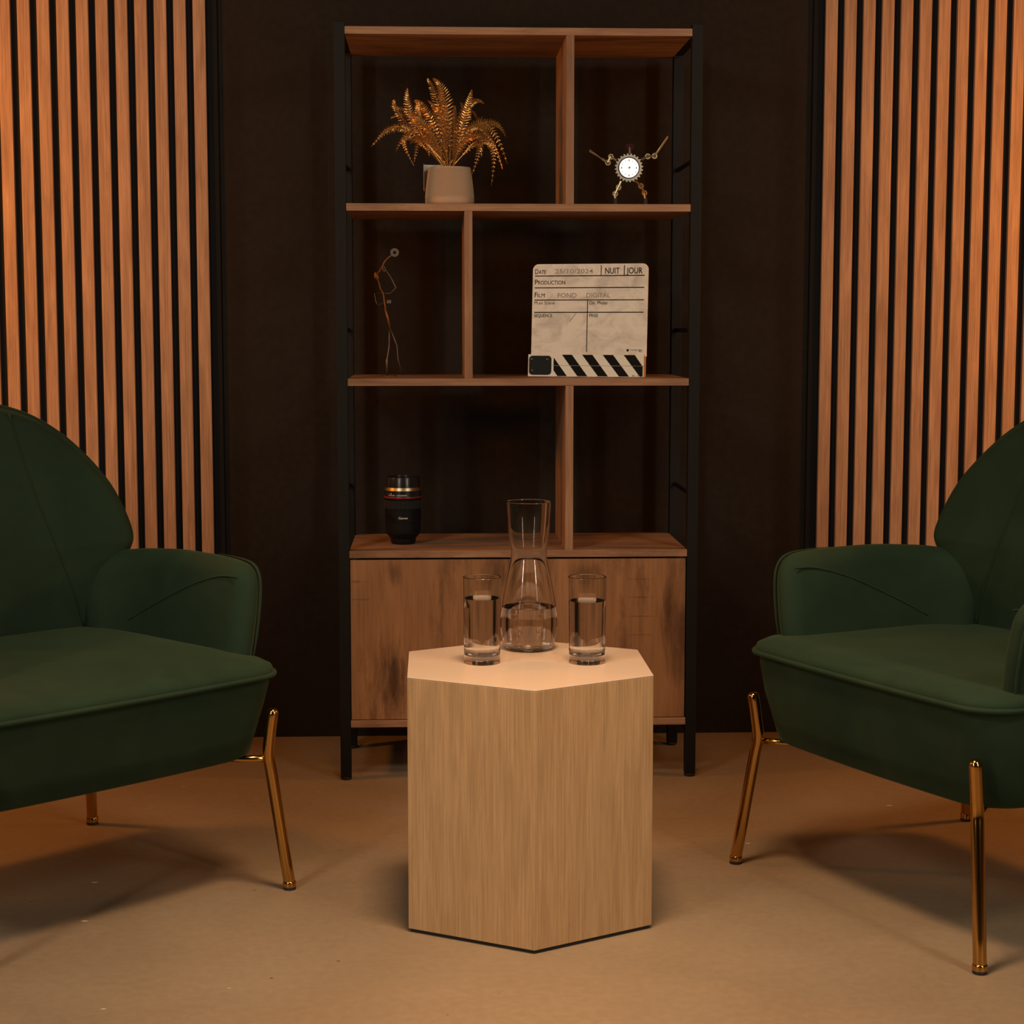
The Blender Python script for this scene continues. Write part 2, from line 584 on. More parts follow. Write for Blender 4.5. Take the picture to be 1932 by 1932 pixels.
# ------------------------------------------------------------------ glass and water
def vessel(name, label, cat, loc, outer, wall, floor_t, water_z, group=None):
    t = thing(name, label, cat, loc, 0, group)
    (ra, za), (rb, zb) = outer[-2], outer[-1]
    for dz_ in (0.0022, 0.0009):
        u = 1 - dz_ / (zb - za)
        if 0 < u < 1:
            outer = outer[:-1] + [(ra + (rb - ra) * u, za + (zb - za) * u), outer[-1]]
    inner = []
    for r_, z in reversed(outer):
        if z > floor_t + 0.002:
            inner.append((r_ - wall, z))
    top_r, top_z = outer[-1]
    inner[0] = (top_r - wall, top_z - 0.0004)
    r_in = inner[-1][0]
    prof = [(1e-7, outer[0][1] + 0.0012), (outer[0][0] * 0.7, outer[0][1] + 0.0010), (outer[0][0] * 0.9, outer[0][1])] + outer + [(top_r - wall / 2, top_z + 0.0007)] + inner + [(r_in - 0.0015, floor_t + 0.0008), (r_in - 0.005, floor_t), (1e-7, floor_t)]
    MB().lathe(prof, 72).build('glass_body', M['glass'], t, smooth=True, merge=True)
    e = 0.0003
    wp = [(1e-7, floor_t - e), (r_in - 0.005 + e, floor_t - e), (r_in - 0.0015 + e, floor_t + 0.0006)]
    up = [(r_ + e, z) for r_, z in reversed(inner) if z < water_z - 0.001]
    rr = [i for i in inner if i[1] >= water_z]
    rw = rr[-1][0] if rr else up[-1][0]
    if rr and up:
        (ra, za), (rb, zb) = rr[-1], (up[-1][0] - e, up[-1][1])
        rw = rb + (ra - rb) * (water_z - zb) / max(1e-6, za - zb)
    wp += up + [(rw + e, water_z - 0.0006), (rw + e, water_z), (rw - 0.0005, water_z), (1e-7, water_z)]
    MB().lathe(wp, 72).build('water', M['water'], t, smooth=True, merge=True, auto=0.8)
    return t


def glass_prof():
    r0, h = 0.0312, 0.150
    return [(r0 - 0.0018, 0.0), (r0 - 0.0005, 0.0004), (r0, 0.0015), (r0, 0.0030)] + [(r0 + 0.0016 * k / 14, 0.0030 + (h - 0.0030) * k / 14) for k in range(1, 15)]


vessel('drinking_glass', 'straight drinking glass of water on the table, left of the carafe', 'glass', (-0.1062, -0.8945, H_HEX), glass_prof(), 0.0019, 0.014, 0.1135, 'water glasses on the table')
vessel('drinking_glass', 'straight drinking glass of water on the table, right of the carafe', 'glass', (0.0755, -0.9005, H_HEX), glass_prof(), 0.0019, 0.014, 0.1090, 'water glasses on the table')
CP = [(0.0405, 0.0), (0.0440, 0.003), (0.0478, 0.014), (0.0505, 0.032), (0.0515, 0.048), (0.0508, 0.066), (0.0487, 0.084),
      (0.0455, 0.103), (0.0418, 0.122), (0.0378, 0.140), (0.0346, 0.154), (0.0328, 0.165), (0.0322, 0.174), (0.0326, 0.182),
      (0.0342, 0.194), (0.0362, 0.209), (0.0381, 0.225), (0.0395, 0.242), (0.0404, 0.256), (0.0410, 0.2675)]
P3 = smooth_path([(a, b_, 0) for a, b_ in CP], 3)
vessel('carafe', 'tall waisted glass carafe half full of water between the two glasses', 'carafe', (-0.0185, -0.764, H_HEX),
       [(p.x, p.y) for p in P3], 0.0020, 0.006, 0.0775)


# ------------------------------------------------------------------ armchairs
def outline_dense(pts, n=6):
    P = [Vector((a, b_, 0)) for a, b_ in pts]
    out = []
    N = len(P)
    for i in range(N):
        a, b_, c_, d = P[i - 1], P[i], P[(i + 1) % N], P[(i + 2) % N]
        for k in range(n):
            t = k / n
            out.append(0.5 * ((2 * b_) + (c_ - a) * t + (2 * a - 5 * b_ + 4 * c_ - d) * t * t + (3 * b_ - a - 3 * c_ + d) * t ** 3))
    return [(p.x, p.y) for p in out]


def inset(poly, d):
    N = len(poly)
    area = sum(poly[k][0] * poly[(k + 1) % N][1] - poly[(k + 1) % N][0] * poly[k][1] for k in range(N))
    s = 1 if area > 0 else -1
    out = []
    for k in range(N):
        (ax, ay), (bx, by) = poly[k - 1], poly[(k + 1) % N]
        dx, dy = bx - ax, by - ay
        l = math.hypot(dx, dy) or 1
        out.append((poly[k][0] - s * dy / l * d, poly[k][1] + s * dx / l * d))
    return out


def pillow(outline, center, t, edge, mapf, bulge=0.0):
    """a padded panel: outline in (a, b), thickness t along c, rounded rim"""
    N = len(outline)
    vs, fs = [], []
    rings = []
    angs = [0, 0.2, 0.45, 0.75, 1.05, 1.3, PI / 2]
    front = [(edge * (1 - math.cos(q)), t / 2 * math.sin(q)) for q in angs]
    base = inset(outline, edge)

    def ring(poly, c):
        rings.append(len(vs))
        for a, b_ in poly:
            vs.append(mapf(a, b_, c))

    def scaled(s):
        return [(center[0] + (a - center[0]) * s, center[1] + (b_ - center[1]) * s) for a, b_ in base]
    inner = [0.92, 0.8, 0.65, 0.5, 0.35, 0.2, 0.08]
    for s in reversed(inner):
        ring(scaled(s), -t / 2)
    for d, c in reversed(front):
        ring(inset(outline, d) if d > 1e-9 else outline, -c)
    for d, c in front[1:]:
        ring(inset(outline, d), c)
    for s in inner:
        ring(scaled(s), t / 2 + bulge * (1 - s * s))
    for i in range(len(rings) - 1):
        ring_link(fs, rings[i], rings[i + 1], N)
    vs.append(mapf(center[0], center[1], -t / 2))
    ca = len(vs) - 1
    vs.append(mapf(center[0], center[1], t / 2 + bulge))
    cb = len(vs) - 1
    for k in range(N):
        l = (k + 1) % N
        fs.append((rings[0] + l, rings[0] + k, ca))
        fs.append((rings[-1] + k, rings[-1] + l, cb))
    return MB().add(vs, fs)


def rrect(xb, xf, hw, rf, rb, bow=0.0, n=10):
    """plan outline, counter-clockwise from the front right corner; x forward, y left"""
    pts = []

    def arc(cx, cy, r_, a0):
        for k in range(n + 1):
            a = a0 + PI / 2 * k / n
            pts.append((cx + r_ * math.cos(a), cy + r_ * math.sin(a)))

    def line(p, q, k=8):
        for i in range(1, k):
            pts.append((p[0] + (q[0] - p[0]) * i / k, p[1] + (q[1] - p[1]) * i / k))
    line((xf, -hw + rf), (xf, hw - rf), 14)
    arc(xf - rf, hw - rf, rf, 0)
    line((xf - rf, hw), (xb + rb, hw))
    arc(xb + rb, hw - rb, rb, PI / 2)
    line((xb, hw - rb), (xb, -hw + rb))
    arc(xb + rb, -hw + rb, rb, PI)
    line((xb + rb, -hw), (xf - rf, -hw))
    arc(xf - rf, -hw + rf, rf, 1.5 * PI)
    if bow:
        pts = [(x + bow * (1 - (y / hw) ** 2) * max(0.0, min(1.0, (x - xb) / (xf - xb))), y) for x, y in pts]
    return pts


def lerp_tab(tab, z):
    if z <= tab[0][0]:
        return tab[0][1]
    for (a, va), (b_, vb) in zip(tab, tab[1:]):
        if z <= b_:
            return va + (vb - va) * (z - a) / (b_ - a)
    return tab[-1][1]


XC = [(0.28, -0.205), (0.43, -0.190), (0.52, -0.186), (0.60, -0.192), (0.70, -0.208), (0.80, -0.230), (0.88, -0.252)]


def back_front(y, z):
    k = lerp_tab([(0.28, 0.0), (0.45, 0.02), (0.60, 0.055), (0.72, 0.05), (0.88, 0.02)], z)
    return lerp_tab(XC, z) + k * (abs(y) / 0.30) ** 2


def armchair(label, loc, rotz, feet, dz):
    t = thing('armchair', label, 'armchair', loc, rotz, 'green velvet armchairs')
    V = M['velvet']
    # seat
    rings = [(-0.30, 0.215, 0.260, 0.06, 0.243), (-0.325, 0.246, 0.296, 0.075, 0.2435), (-0.332, 0.256, 0.306, 0.075, 0.250), (-0.335, 0.265, 0.313, 0.072, 0.29),
             (-0.336, 0.277, 0.321, 0.070, 0.34), (-0.336, 0.285, 0.327, 0.070, 0.385 + dz), (-0.336, 0.283, 0.325, 0.070, 0.396 + dz),
             (-0.337, 0.291, 0.331, 0.070, 0.401 + dz), (-0.337, 0.293, 0.333, 0.070, 0.409 + dz), (-0.336, 0.289, 0.330, 0.070, 0.418 + dz),
             (-0.325, 0.278, 0.318, 0.070, 0.426 + dz), (-0.30, 0.248, 0.285, 0.07, 0.434 + dz * 0.6), (-0.20, 0.185, 0.225, 0.07, 0.440), (-0.14, 0.11, 0.15, 0.06, 0.443)]
    vs, fs = [], []
    st_ = []
    for xb, xf, hw, rf, z in rings:
        o = rrect(xb, xf, hw, rf, min(rf, 0.08), 0.010)
        st_.append(len(vs))
        N = len(o)
        vs += [(x, y, z) for x, y in o]
    for i in range(len(st_) - 1):
        ring_link(fs, st_[i], st_[i + 1], N)
    fs.append(tuple(range(N - 1, -1, -1)))
    vs.append((-0.02, 0, 0.443))
    for k in range(N):
        fs.append((st_[-1] + k, st_[-1] + (k + 1) % N, len(vs) - 1))
    seat = MB().add(vs, fs).build('seat', V, t, smooth=True)
    pp = [(x, y, 0.404 + dz) for x, y in rrect(-0.338, 0.293, 0.332, 0.068, 0.075, 0.010)]
    MB().tube(pp, 0.0047, 8, closed=True).build('seat_piping', V, seat, smooth=True)
    # back
    half = [(0.075, 0.868), (0.150, 0.846), (0.207, 0.810), (0.252, 0.762), (0.285, 0.708), (0.305, 0.655), (0.313, 0.618), (0.311, 0.596),
            (0.304, 0.574), (0.292, 0.545), (0.278, 0.48), (0.268, 0.40), (0.245, 0.31), (0.19, 0.272)]
    pts = [(0.0, 0.875)] + half + [(0.0, 0.262)] + [(-a, b_) for a, b_ in reversed(half)]
    ol = outline_dense(pts, 4)
    tb = 0.072

    def mb_(a, b_, c):
        return (back_front(a, b_) - tb / 2 + c, a, b_)
    back = pillow(ol, (0.0, 0.58), tb, 0.030, mb_).build('backrest', V, t, smooth=True)
    MB().tube([mb_(a, b_, 0.004) for a, b_ in inset(ol, -0.0015)], 0.0044, 8, closed=True).build('back_piping', V, back, smooth=True)
    for s in (-1, 1):
        q = smooth_path([(0.100, 0.852, 0), (0.118, 0.735, 0), (0.150, 0.615, 0), (0.180, 0.53, 0), (0.212, 0.44, 0)], 6)
        MB().tube([(back_front(p.x, p.y) + 0.0003, s * p.x, p.y) for p in q], 0.0019, 6).build('back_seam', V, back, smooth=True)
    # arms
    path = smooth_path([(0.226, 0.291, 0), (0.12, 0.294, 0), (0.0, 0.294, 0), (-0.080, 0.288, 0), (-0.136, 0.266, 0), (-0.166, 0.230, 0), (-0.176, 0.196, 0)], 10)
    L = [0.0]
    for i in range(1, len(path)):
        L.append(L[-1] + (path[i] - path[i - 1]).length)
    S = L[-1]
    E_ = S - 0.018
    aol = outline_dense([(0.004, 0.42), (0.001, 0.47), (0.003, 0.53), (0.012, 0.566), (0.036, 0.586), (0.09, 0.593), (0.16, 0.595), (0.23, 0.595), (0.29, 0.592),
                         (E_ - 0.075, 0.586), (E_ - 0.042, 0.574), (E_ - 0.014, 0.545), (E_ - 0.002, 0.505), (E_, 0.46), (E_ - 0.002, 0.40), (E_ - 0.018, 0.358), (E_ - 0.055, 0.335), (0.28, 0.330), (0.2, 0.330), (0.10, 0.332), (0.052, 0.340), (0.018, 0.366), (0.006, 0.395)], 4)
    ta = 0.056
    abase = inset(aol, 0.036)

    def level(a, b_):
        """how far a point of the arm face lies from the face centre to its rim (0..1)"""
        dx, dy = a - 0.21, b_ - 0.465
        best, r_ = None, 1.0
        for px, py in abase:
            qx, qy = px - 0.21, py - 0.465
            l1, l2 = math.hypot(dx, dy), math.hypot(qx, qy)
            cs = (dx * qx + dy * qy) / max(1e-9, l1 * l2)
            if best is None or cs > best:
                best, r_ = cs, l1 / l2
        return min(1.0, r_)
    for s in (-1, 1):
        def ma(a, b_, c, s=s):
            q = max(0.0, min(S, a))
            i = 0
            while i < len(L) - 2 and L[i + 1] < q:
                i += 1
            u = (q - L[i]) / max(1e-9, L[i + 1] - L[i])
            p = path[i].lerp(path[i + 1], u)
            tg = (path[min(i + 2, len(path) - 1)] - path[max(i - 1, 0)]).normalized()
            nn = Vector((tg.y, -tg.x, 0))
            if nn.y > 0:
                nn = -nn
            p = p + tg * (a - q) + nn * c
            lean = 0.15 * (b_ - 0.43)
            p = p - nn * lean
            return (p.x, s * p.y, b_)
        arm = pillow(aol, (0.21, 0.465), ta, 0.036, ma, 0.006).build('armrest', V, t, smooth=True)
        ii = inset(aol, 0.0)
        sel = [p for p in ii if p[0] < 0.15 and p[1] > 0.40]
        sel.sort(key=lambda p: math.atan2(p[1] - 0.49, p[0] - 0.21) % (2 * PI), reverse=True)
        MB().tube([ma(a - 0.0005 + 0.004, b_ - 0.002, -0.0195) for a, b_ in sel], [0.0029 * min(1.0, 0.10 + 0.12 * min(i, len(sel) - 1 - i)) for i in range(len(sel))], 8).build('arm_piping', V, arm, smooth=True)
        q = smooth_path([(0.022, 0.566, 0), (0.075, 0.562, 0), (0.15, 0.540, 0), (0.25, 0.496, 0), (0.33, 0.458, 0)], 6)
        MB().tube([ma(p.x, p.y, ta / 2 + 0.006 * (1 - level(p.x, p.y) ** 2) + 0.0002) for p in q], 0.0017, 6).build('arm_seam', V, arm, smooth=True)
    # legs
    fx, fy, bx, by = feet
    for s in (-1, 1):
        top, bend, foot = Vector((0.287, s * 0.297, 0.326)), Vector((0.277, s * 0.293, 0.255)), Vector((fx, s * fy, 0.012))
        p = smooth_path([top, (top + bend) / 2, bend + (foot - bend) * 0.03, bend + (foot - bend) * 0.2, foot], 5)
        leg = MB().tube(p, 0.0108, 18, ball=True).build('front_leg', M['gold'], t, smooth=True)
        MB().tube([bend + Vector((0, 0, -0.012)), Vector((0.235, s * 0.262, 0.2405)), Vector((0.10, s * 0.18, 0.2400))], 0.0062, 10).build('leg_stay', M['gold'], leg, smooth=True)
        btop, bfoot = Vector((bx + 0.022, s * (by - 0.020), 0.247)), Vector((bx, s * by, 0.012))
        leg2 = MB().tube([btop, btop.lerp(bfoot, 0.5), bfoot], 0.0108, 18, ball=True).build('back_leg', M['gold'], t, smooth=True)
        for lg, px_, py_ in ((leg, fx, fy), (leg2, bx, by)):
            MB().lathe([(0.0105, 0.0045), (0.0120, 0.0055), (0.0120, 0.0135), (0.0114, 0.015), (0.0100, 0.016)], 24).build('leg_cap', M['gold'], lg, smooth=True, auto=0.7).location = (px_, s * py_, 0.0)
            MB().lathe([(0.0105, 0.0), (0.0118, 0.0012), (0.0118, 0.005)], 24).build('foot_pad', M['rubber'], lg, smooth=True, auto=0.7).location = (px_, s * py_, 0.0)
    return t


armchair('dark green velvet armchair with gold legs, left of the hexagonal table', (-0.8918, -0.7867, 0), math.radians(-46.16), (0.298, 0.322, -0.326, 0.315), -0.008)
armchair('dark green velvet armchair with gold legs, right of the hexagonal table', (0.7941, -0.8259, 0), math.radians(-154.25), (0.298, 0.331, -0.294, 0.350), 0.010)

# ------------------------------------------------------------------ potted gold fern
random.seed(5)
fern = thing('potted_fern', 'gold artificial fern in a ribbed sand coloured pot on the upper shelf', 'plant', (-0.1505, 0.085, Z2))
rows = [(0.046, 0.0), (0.0505, 0.0015), (0.0540, 0.006), (0.0545, 0.0125), (0.0538, 0.0145), (0.0545, 0.0160)]
pv, pf = [], []
SEG = 432
prof = rows + [(0.0545 - 0.0075 * (k / 24) ** 1.3, 0.0165 + 0.066 * k / 24) for k in range(1, 25)] + [(0.0465, 0.0838), (0.0450, 0.0838), (0.0440, 0.080), (0.044, 0.070)]
for i, (r_, z) in enumerate(prof):
    for k in range(SEG):
        a0 = 2 * PI * k / SEG
        a = a0 - 11.0 * max(0.0, z - 0.0165)
        rib = -0.0030 * (1 - abs(math.sin(36 * a0))) ** 1.3 if 6 <= i < 29 else 0.0
        pv.append(((r_ + rib) * math.cos(a), (r_ + rib) * math.sin(a), z))
for i in range(len(prof) - 1):
    ring_link(pf, i * SEG, (i + 1) * SEG, SEG)
pf.append(tuple(range(SEG - 1, -1, -1)))
MB().add(pv, pf).build('pot', M['ceramic'], fern, smooth=True)
MB().lathe([(0.0445, 0.071), (0.03, 0.076), (0.01, 0.079), (1e-7, 0.079)], 32).build('soil', M['soil'], fern, smooth=True)
tg_ = MB()
tg_.box(-0.0575, -0.0135, 0.030, 0.0306, 0.034, 0.0925)
tg_.box(-0.0575, -0.0569, 0.006, 0.0306, 0.034, 0.0925)
tg_.build('price_card', M['paper'], fern)
KF = 0.0001993


def fz(x, y):
    return ((x - 1080) * KF, (1553 - y) * KF)


FR = [((215, 915), (640, 700), -0.02, 1.0), ((430, 455), (780, 640), 0.02, .9), ((475, 400), (590, 640), -0.01, .9), ((620, 262), (700, 640), 0.0, 1.0),
      ((685, 390), (860, 560), 0.03, .8), ((835, 150), (960, 480), 0.01, 1.0), ((895, 170), (1050, 470), -0.02, 1.15), ((1330, 280), (1235, 620), -0.01, 1.0),
      ((1470, 415), (1250, 500), 0.03, .8), ((1720, 770), (1440, 640), 0.05, .9), ((1720, 1090), (1420, 640), -0.01, 1.05), ((1665, 1160), (1420, 760), -0.03, .9),
      ((1548, 1320), (1500, 830), 0.02, .8), ((690, 1090), (830, 800), -0.05, 1.0), ((685, 1120), (610, 800), -0.02, .6), ((420, 575), (720, 620), 0.05, .8),
      ((1410, 600), (1260, 540), 0.06, .8), ((250, 850), (600, 690), 0.04, .9), ((840, 440), (980, 640), -0.06, 1.0), ((1140, 470), (1130, 760), -0.03, 1.1),
      ((930, 640), (1010, 790), -0.07, 1.0), ((1545, 960), (1290, 800), -0.07, 1.0), ((700, 720), (880, 760), -0.06, 1.0), ((1230, 700), (1170, 860), -0.06, .9),
      ((640, 860), (850, 800), 0.03, .9), ((1050, 400), (1060, 700), 0.04, 1.0)]
for k in range(16):
    (ta_, ma_, da_, wa_) = FR[k]
    FR.append(((ta_[0] * 0.72 + 1080 * 0.28 + random.uniform(-90, 90), ta_[1] * 0.72 + 900 * 0.28 + random.uniform(-90, 60)), (ma_[0] * 0.8 + 1080 * 0.2 + random.uniform(-40, 40), ma_[1] * 0.85 + 900 * 0.15), random.uniform(-0.06, 0.05), 0.9))
for tip, mid, dy, ws in FR:
    bx_ = random.uniform(-0.010, 0.010)
    B = Vector((bx_, random.uniform(-0.010, 0.010), 0.076))
    tx, tz = fz(*tip)
    mx, mz = fz(*mid)
    T = Vector((tx, dy, tz))
    Mi = Vector((mx, dy * 0.45, mz))
    C_ = Mi * 2 - (B + T) * 0.5
    nn = Vector((random.uniform(-0.5, 0.5), -0.75, random.uniform(0.25, 0.75))).normalized()
    g = MB()
    st_pts = []
    NP = 30
    length = (Mi - B).length + (T - Mi).length
    for i in range(NP + 1):
        u = i / NP
        p = B * (1 - u) ** 2 + C_ * 2 * u * (1 - u) + T * u * u
        tg = ((C_ - B) * (1 - u) + (T - C_) * u).normalized()
        st_pts.append(p)
        if u < 0.16 or i == NP:
            continue
        side = tg.cross(nn).normalized()
        up = side.cross(tg).normalized()
        f = (u - 0.16) / 0.84
        wl = 0.0165 * ws * (0.30 + 1.75 * f if f < 0.4 else ((1 - f) / 0.6) ** 0.75) + 0.0008
        for s in (-1, 1):
            d = (side * s * 0.92 + tg * 0.42 - up * random.uniform(0.05, 0.4)).normalized()
            hw_ = tg * (length / NP * 0.20)
            m_ = p + d * wl * 0.5 + up * 0.0012
            g.add([p - hw_, p + hw_, m_ + hw_ * 0.95, p + d * wl, m_ - hw_ * 0.95], [(0, 1, 2, 4), (4, 2, 3)])
    g.tube(st_pts, [0.0012 * (1 - 0.7 * i / NP) for i in range(NP + 1)], 6)
    g.build('frond', M['leaf'], fern)

# ------------------------------------------------------------------ little robot clock
KC = 0.0001226
clk = thing('gear_clock', 'small figure of gears and chain links with a bright white clock face', 'clock', (0.2460, 0.060, Z2))


def cz(x, y):
    return ((x - 960) * KC, (1518 - y) * KC)


def ring_plate(mb, c, ro, ri, y, th, segs=20):
    """a flat washer facing -y"""
    n0 = len(mb.v)
    cx, cz_ = c
    vs, fs = [], []
    for yy, rr in ((y, ri), (y, ro), (y + th, ro), (y + th, ri)):
        for k in range(segs):
            a = 2 * PI * k / segs
            vs.append((cx + rr * math.cos(a), yy, cz_ + rr * math.sin(a)))
    for i in range(4):
        ring_link(fs, i * segs, ((i + 1) % 4) * segs, segs)
    mb.add(vs, fs)


gc = cz(960, 842)
NT = 24
g = MB()
vs, fs = [], []
n = NT * 4
for yy in (-0.004, 0.004):
    for k in range(n):
        a = 2 * PI * k / n
        rr = 0.0315 if k % 4 in (1, 2) else 0.0278
        vs.append((gc[0] + rr * math.cos(a), yy, gc[1] + rr * math.sin(a)))
    for k in range(n):
        a = 2 * PI * k / n
        vs.append((gc[0] + 0.0236 * math.cos(a), yy, gc[1] + 0.0236 * math.sin(a)))
ring_link(fs, 0, n, n)
ring_link(fs, 2 * n, 3 * n, n)
ring_link(fs, 0, 2 * n, n)
ring_link(fs, n, 3 * n, n)
g.add(vs, fs)
g.build('gear_rim', M['chrome'], clk)
ROTX = Matrix.Translation((gc[0], 0, gc[1])) @ Matrix.Rotation(PI / 2, 4, 'X')
bz = MB().lathe([(0.0238, -0.006), (0.0238, 0.0055), (0.0228, 0.0066), (0.0218, 0.0055), (0.0216, 0.003), (0.0, 0.003), (0.0, -0.006)], 48, axis=ROTX, closed=True)
bz.build('bezel', M['steel_dark'], clk, smooth=True, merge=True, auto=0.5)
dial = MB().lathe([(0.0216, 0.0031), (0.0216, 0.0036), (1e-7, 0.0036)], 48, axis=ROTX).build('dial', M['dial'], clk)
dm = MB()
for k in range(12):
    a = k * PI / 6
    rr = 0.0165
    cx, cc = gc[0] + rr * math.sin(a), gc[1] + rr * math.cos(a)
    s_ = 0.0013 if k % 3 == 0 else 0.0007
    dm.box(cx - s_ * 0.7, cx + s_ * 0.7, -0.0041, -0.0037, cc - s_ * 1.4, cc + s_ * 1.4)
dm.build('hour_marks', M['steel_dark'], dial)
hm = MB()
for a, ln in ((0.9, 0.007), (2.0, 0.005)):
    d = Vector((math.sin(a), 0, math.cos(a)))
    c0 = Vector((gc[0], -0.0045, gc[1]))
    hm.tube([c0 - d * 0.001, c0 + d * ln * 0.5], 0.0009, 6)
hm.tube([Vector((gc[0], -0.0037, gc[1])), Vector((gc[0], -0.0052, gc[1]))], 0.0014, 10)
hm.build('clock_hands', M['steel_dark'], dial)
hd = MB()
hc = cz(972, 470)
hd.tube([(cz(972, 590)[0], 0, cz(972, 590)[1]), (hc[0], 0, hc[1])], 0.0035, 10)
hd.build('neck', M['steel_dark'], clk, smooth=True, auto=0.8)
hd = MB()
vs, fs = [], []
n = 48
for yy in (-0.003, 0.003):
    for k in range(n):
        a = 2 * PI * k / n
        rr = 0.0105 if k % 4 in (1, 2) else 0.0088
        vs.append((hc[0] + rr * math.cos(a), yy, hc[1] + rr * 0.75 * math.sin(a)))
ring_link(fs, 0, n, n)
fs += [tuple(range(n)), tuple(range(2 * n - 1, n - 1, -1))]
hd.add(vs, fs)
for s in (-1, 1):
    ring_plate(hd, (hc[0] + s * 0.0045, hc[1]), 0.0028, 0.0012, -0.0045, 0.0015, 12)
hd.build('head', M['ruby'], clk)


def limb(name, mat, ball, rings_, bars, rod=None, foot=None):
    mb = MB()
    c = cz(*ball)
    mb.tube([(c[0] - 0.0005, 0, c[1]), (c[0] + 0.0005, 0, c[1])], 0.0024, 10, ball=True)
    for q in rings_:
        ring_plate(mb, cz(*q), 0.0062, 0.0034, -0.003, 0.0055)
        cc = cz(*q)
        mb.tube([(cc[0], -0.0020, cc[1]), (cc[0], 0.002, cc[1])], 0.0014, 8)
    for p, q in bars:
        a, b_ = cz(*p), cz(*q)
        mb.tube([(a[0], -0.0005, a[1]), (b_[0], -0.0005, b_[1])], [0.0034, 0.0030], 8)
    if rod:
        for off in (0, 0.0025):
            mb.tube([(cz(*rod[0])[0] + off, off, cz(*rod[0])[1]), (cz(*rod[1])[0], off, cz(*rod[1])[1] - off)], [0.0014, 0.0018], 8, ball=True)
    o = mb.build(name, mat, clk, smooth=True, auto=0.6)
    if foot:
        a = cz(*foot)
        MB().box(a[0] - 0.0042, a[0] + 0.0042, -0.007, 0.005, 0.0, 0.016).build('foot', M['rubber'], o, bevel=0.001)


limb('arm', M['brass'], (720, 700), [(632, 645), (580, 752)], [((720, 700), (650, 660)), ((632, 645), (580, 752)), ((560, 740), (470, 680))], ((500, 705), (255, 530)))
limb('arm', M['brass'], (1195, 690), [(1300, 637), (1422, 630)], [((1195, 690), (1290, 640)), ((1300, 637), (1422, 630)), ((1430, 610), (1475, 550))], ((1468, 560), (1655, 282)))
limb('leg', M['brass'], (822, 1085), [(775, 1190), (715, 1305)], [((822, 1085), (775, 1190)), ((775, 1190), (715, 1305)), ((715, 1305), (718, 1400))], foot=(718, 1400))
limb('leg', M['copper'], (1088, 1080), [(1180, 1165), (1245, 1290)], [((1088, 1080), (1180, 1165)), ((1180, 1165), (1245, 1290)), ((1245, 1290), (1262, 1400))], foot=(1262, 1400))

# ------------------------------------------------------------------ wire figurine
KW = 0.0001790
fig = thing('wire_figurine', 'thin standing wire figurine with a ring head on the middle shelf, left compartment', 'figurine', (-0.2820, 0.170, Z3))


def wz(x, y, d=0.0):
    return Vector(((x - 440) * KW, d, max(0.0012, (1797 - y) * KW)))


h_ = MB()
ring_plate(h_, (wz(478, 228).x, wz(478, 228).z), 0.0098, 0.0036, -0.003, 0.006, 24)
h_.build('head', M['steel_dark'], fig, smooth=True, auto=0.6)
b_m = MB()
b_m.tube(smooth_path([wz(440, 262), wz(390, 300), wz(350, 345), wz(328, 390), wz(290, 455), wz(243, 520), wz(275, 600), wz(298, 690), wz(330, 750), wz(345, 850), wz(360, 940), wz(412, 1175)], 4), 0.0016, 8)
b_m.tube([wz(235, 490), wz(245, 525), wz(262, 565)], [0.003, 0.0062, 0.003], 10, ball=True)
b_m.tube([wz(352, 930), wz(385, 1050), wz(412, 1175)], [0.0022, 0.0026, 0.0022], 8)
b_m.build('torso', M['rust_wire'], fig, smooth=True)
a_m = MB()
a_m.tube(smooth_path([wz(330, 388), wz(358, 430), wz(355, 468), wz(330, 455), wz(332, 400)], 4), 0.0012, 8)
a_m.tube([wz(365, 440), wz(430, 545), wz(495, 672), wz(415, 745), wz(370, 742)], 0.0013, 8)
a_m.build('arm', M['steel_dark'], fig, smooth=True)
a_m = MB()
a_m.tube([wz(370, 742), wz(290, 742), wz(216, 742), wz(235, 850), wz(260, 892), wz(335, 864)], 0.0013, 8)
a_m.box(wz(375, 0).x, wz(430, 0).x, -0.003, 0.003, wz(0, 868).z, wz(0, 828).z)
a_m.build('arm', M['steel_dark'], fig, smooth=True, auto=0.7)
l_m = MB()
l_m.tube([wz(408, 1170), wz(404, 1300), wz(400, 1430, -0.004), wz(378, 1555, -0.004), wz(372, 1600, -0.004), wz(375, 1786, -0.006)], [0.0013, 0.0016, 0.0018, 0.0016, 0.0030, 0.0030], 8)
l_m.tube([wz(300, 1797, 0.0), wz(375, 1790, -0.006), wz(425, 1797, -0.012)], 0.0013, 8)
l_m.build('leg', M['steel_dark'], fig, smooth=True)
l_m = MB()
l_m.tube([wz(415, 1170), wz(500, 1405), wz(510, 1560), wz(568, 1780)], [0.0013, 0.0017, 0.0015, 0.0028], 8)
l_m.tube([wz(470, 1797, 0.0), wz(575, 1788, -0.003), wz(695, 1797, -0.010)], 0.0014, 8)
l_m.build('leg', M['steel_dark'], fig, smooth=True)

# ------------------------------------------------------------------ clapperboard
KX, KZ = 0.0001650, 0.0001650
clap = thing('clapperboard', 'white film clapperboard with black and white striped stick leaning on the middle shelf', 'clapperboard', (0.029, 0.178, Z3), -0.30)


def kx(x):
    return (x - 133) * KX


def kz(y):
    return (1710 - y) * KZ


LEAN = math.tan(0.085)


def lean_obj(o):
    """tilt the board back about its lower edge"""
    for q in o.data.vertices:
        q.co.y += LEAN * q.co.z
    return o


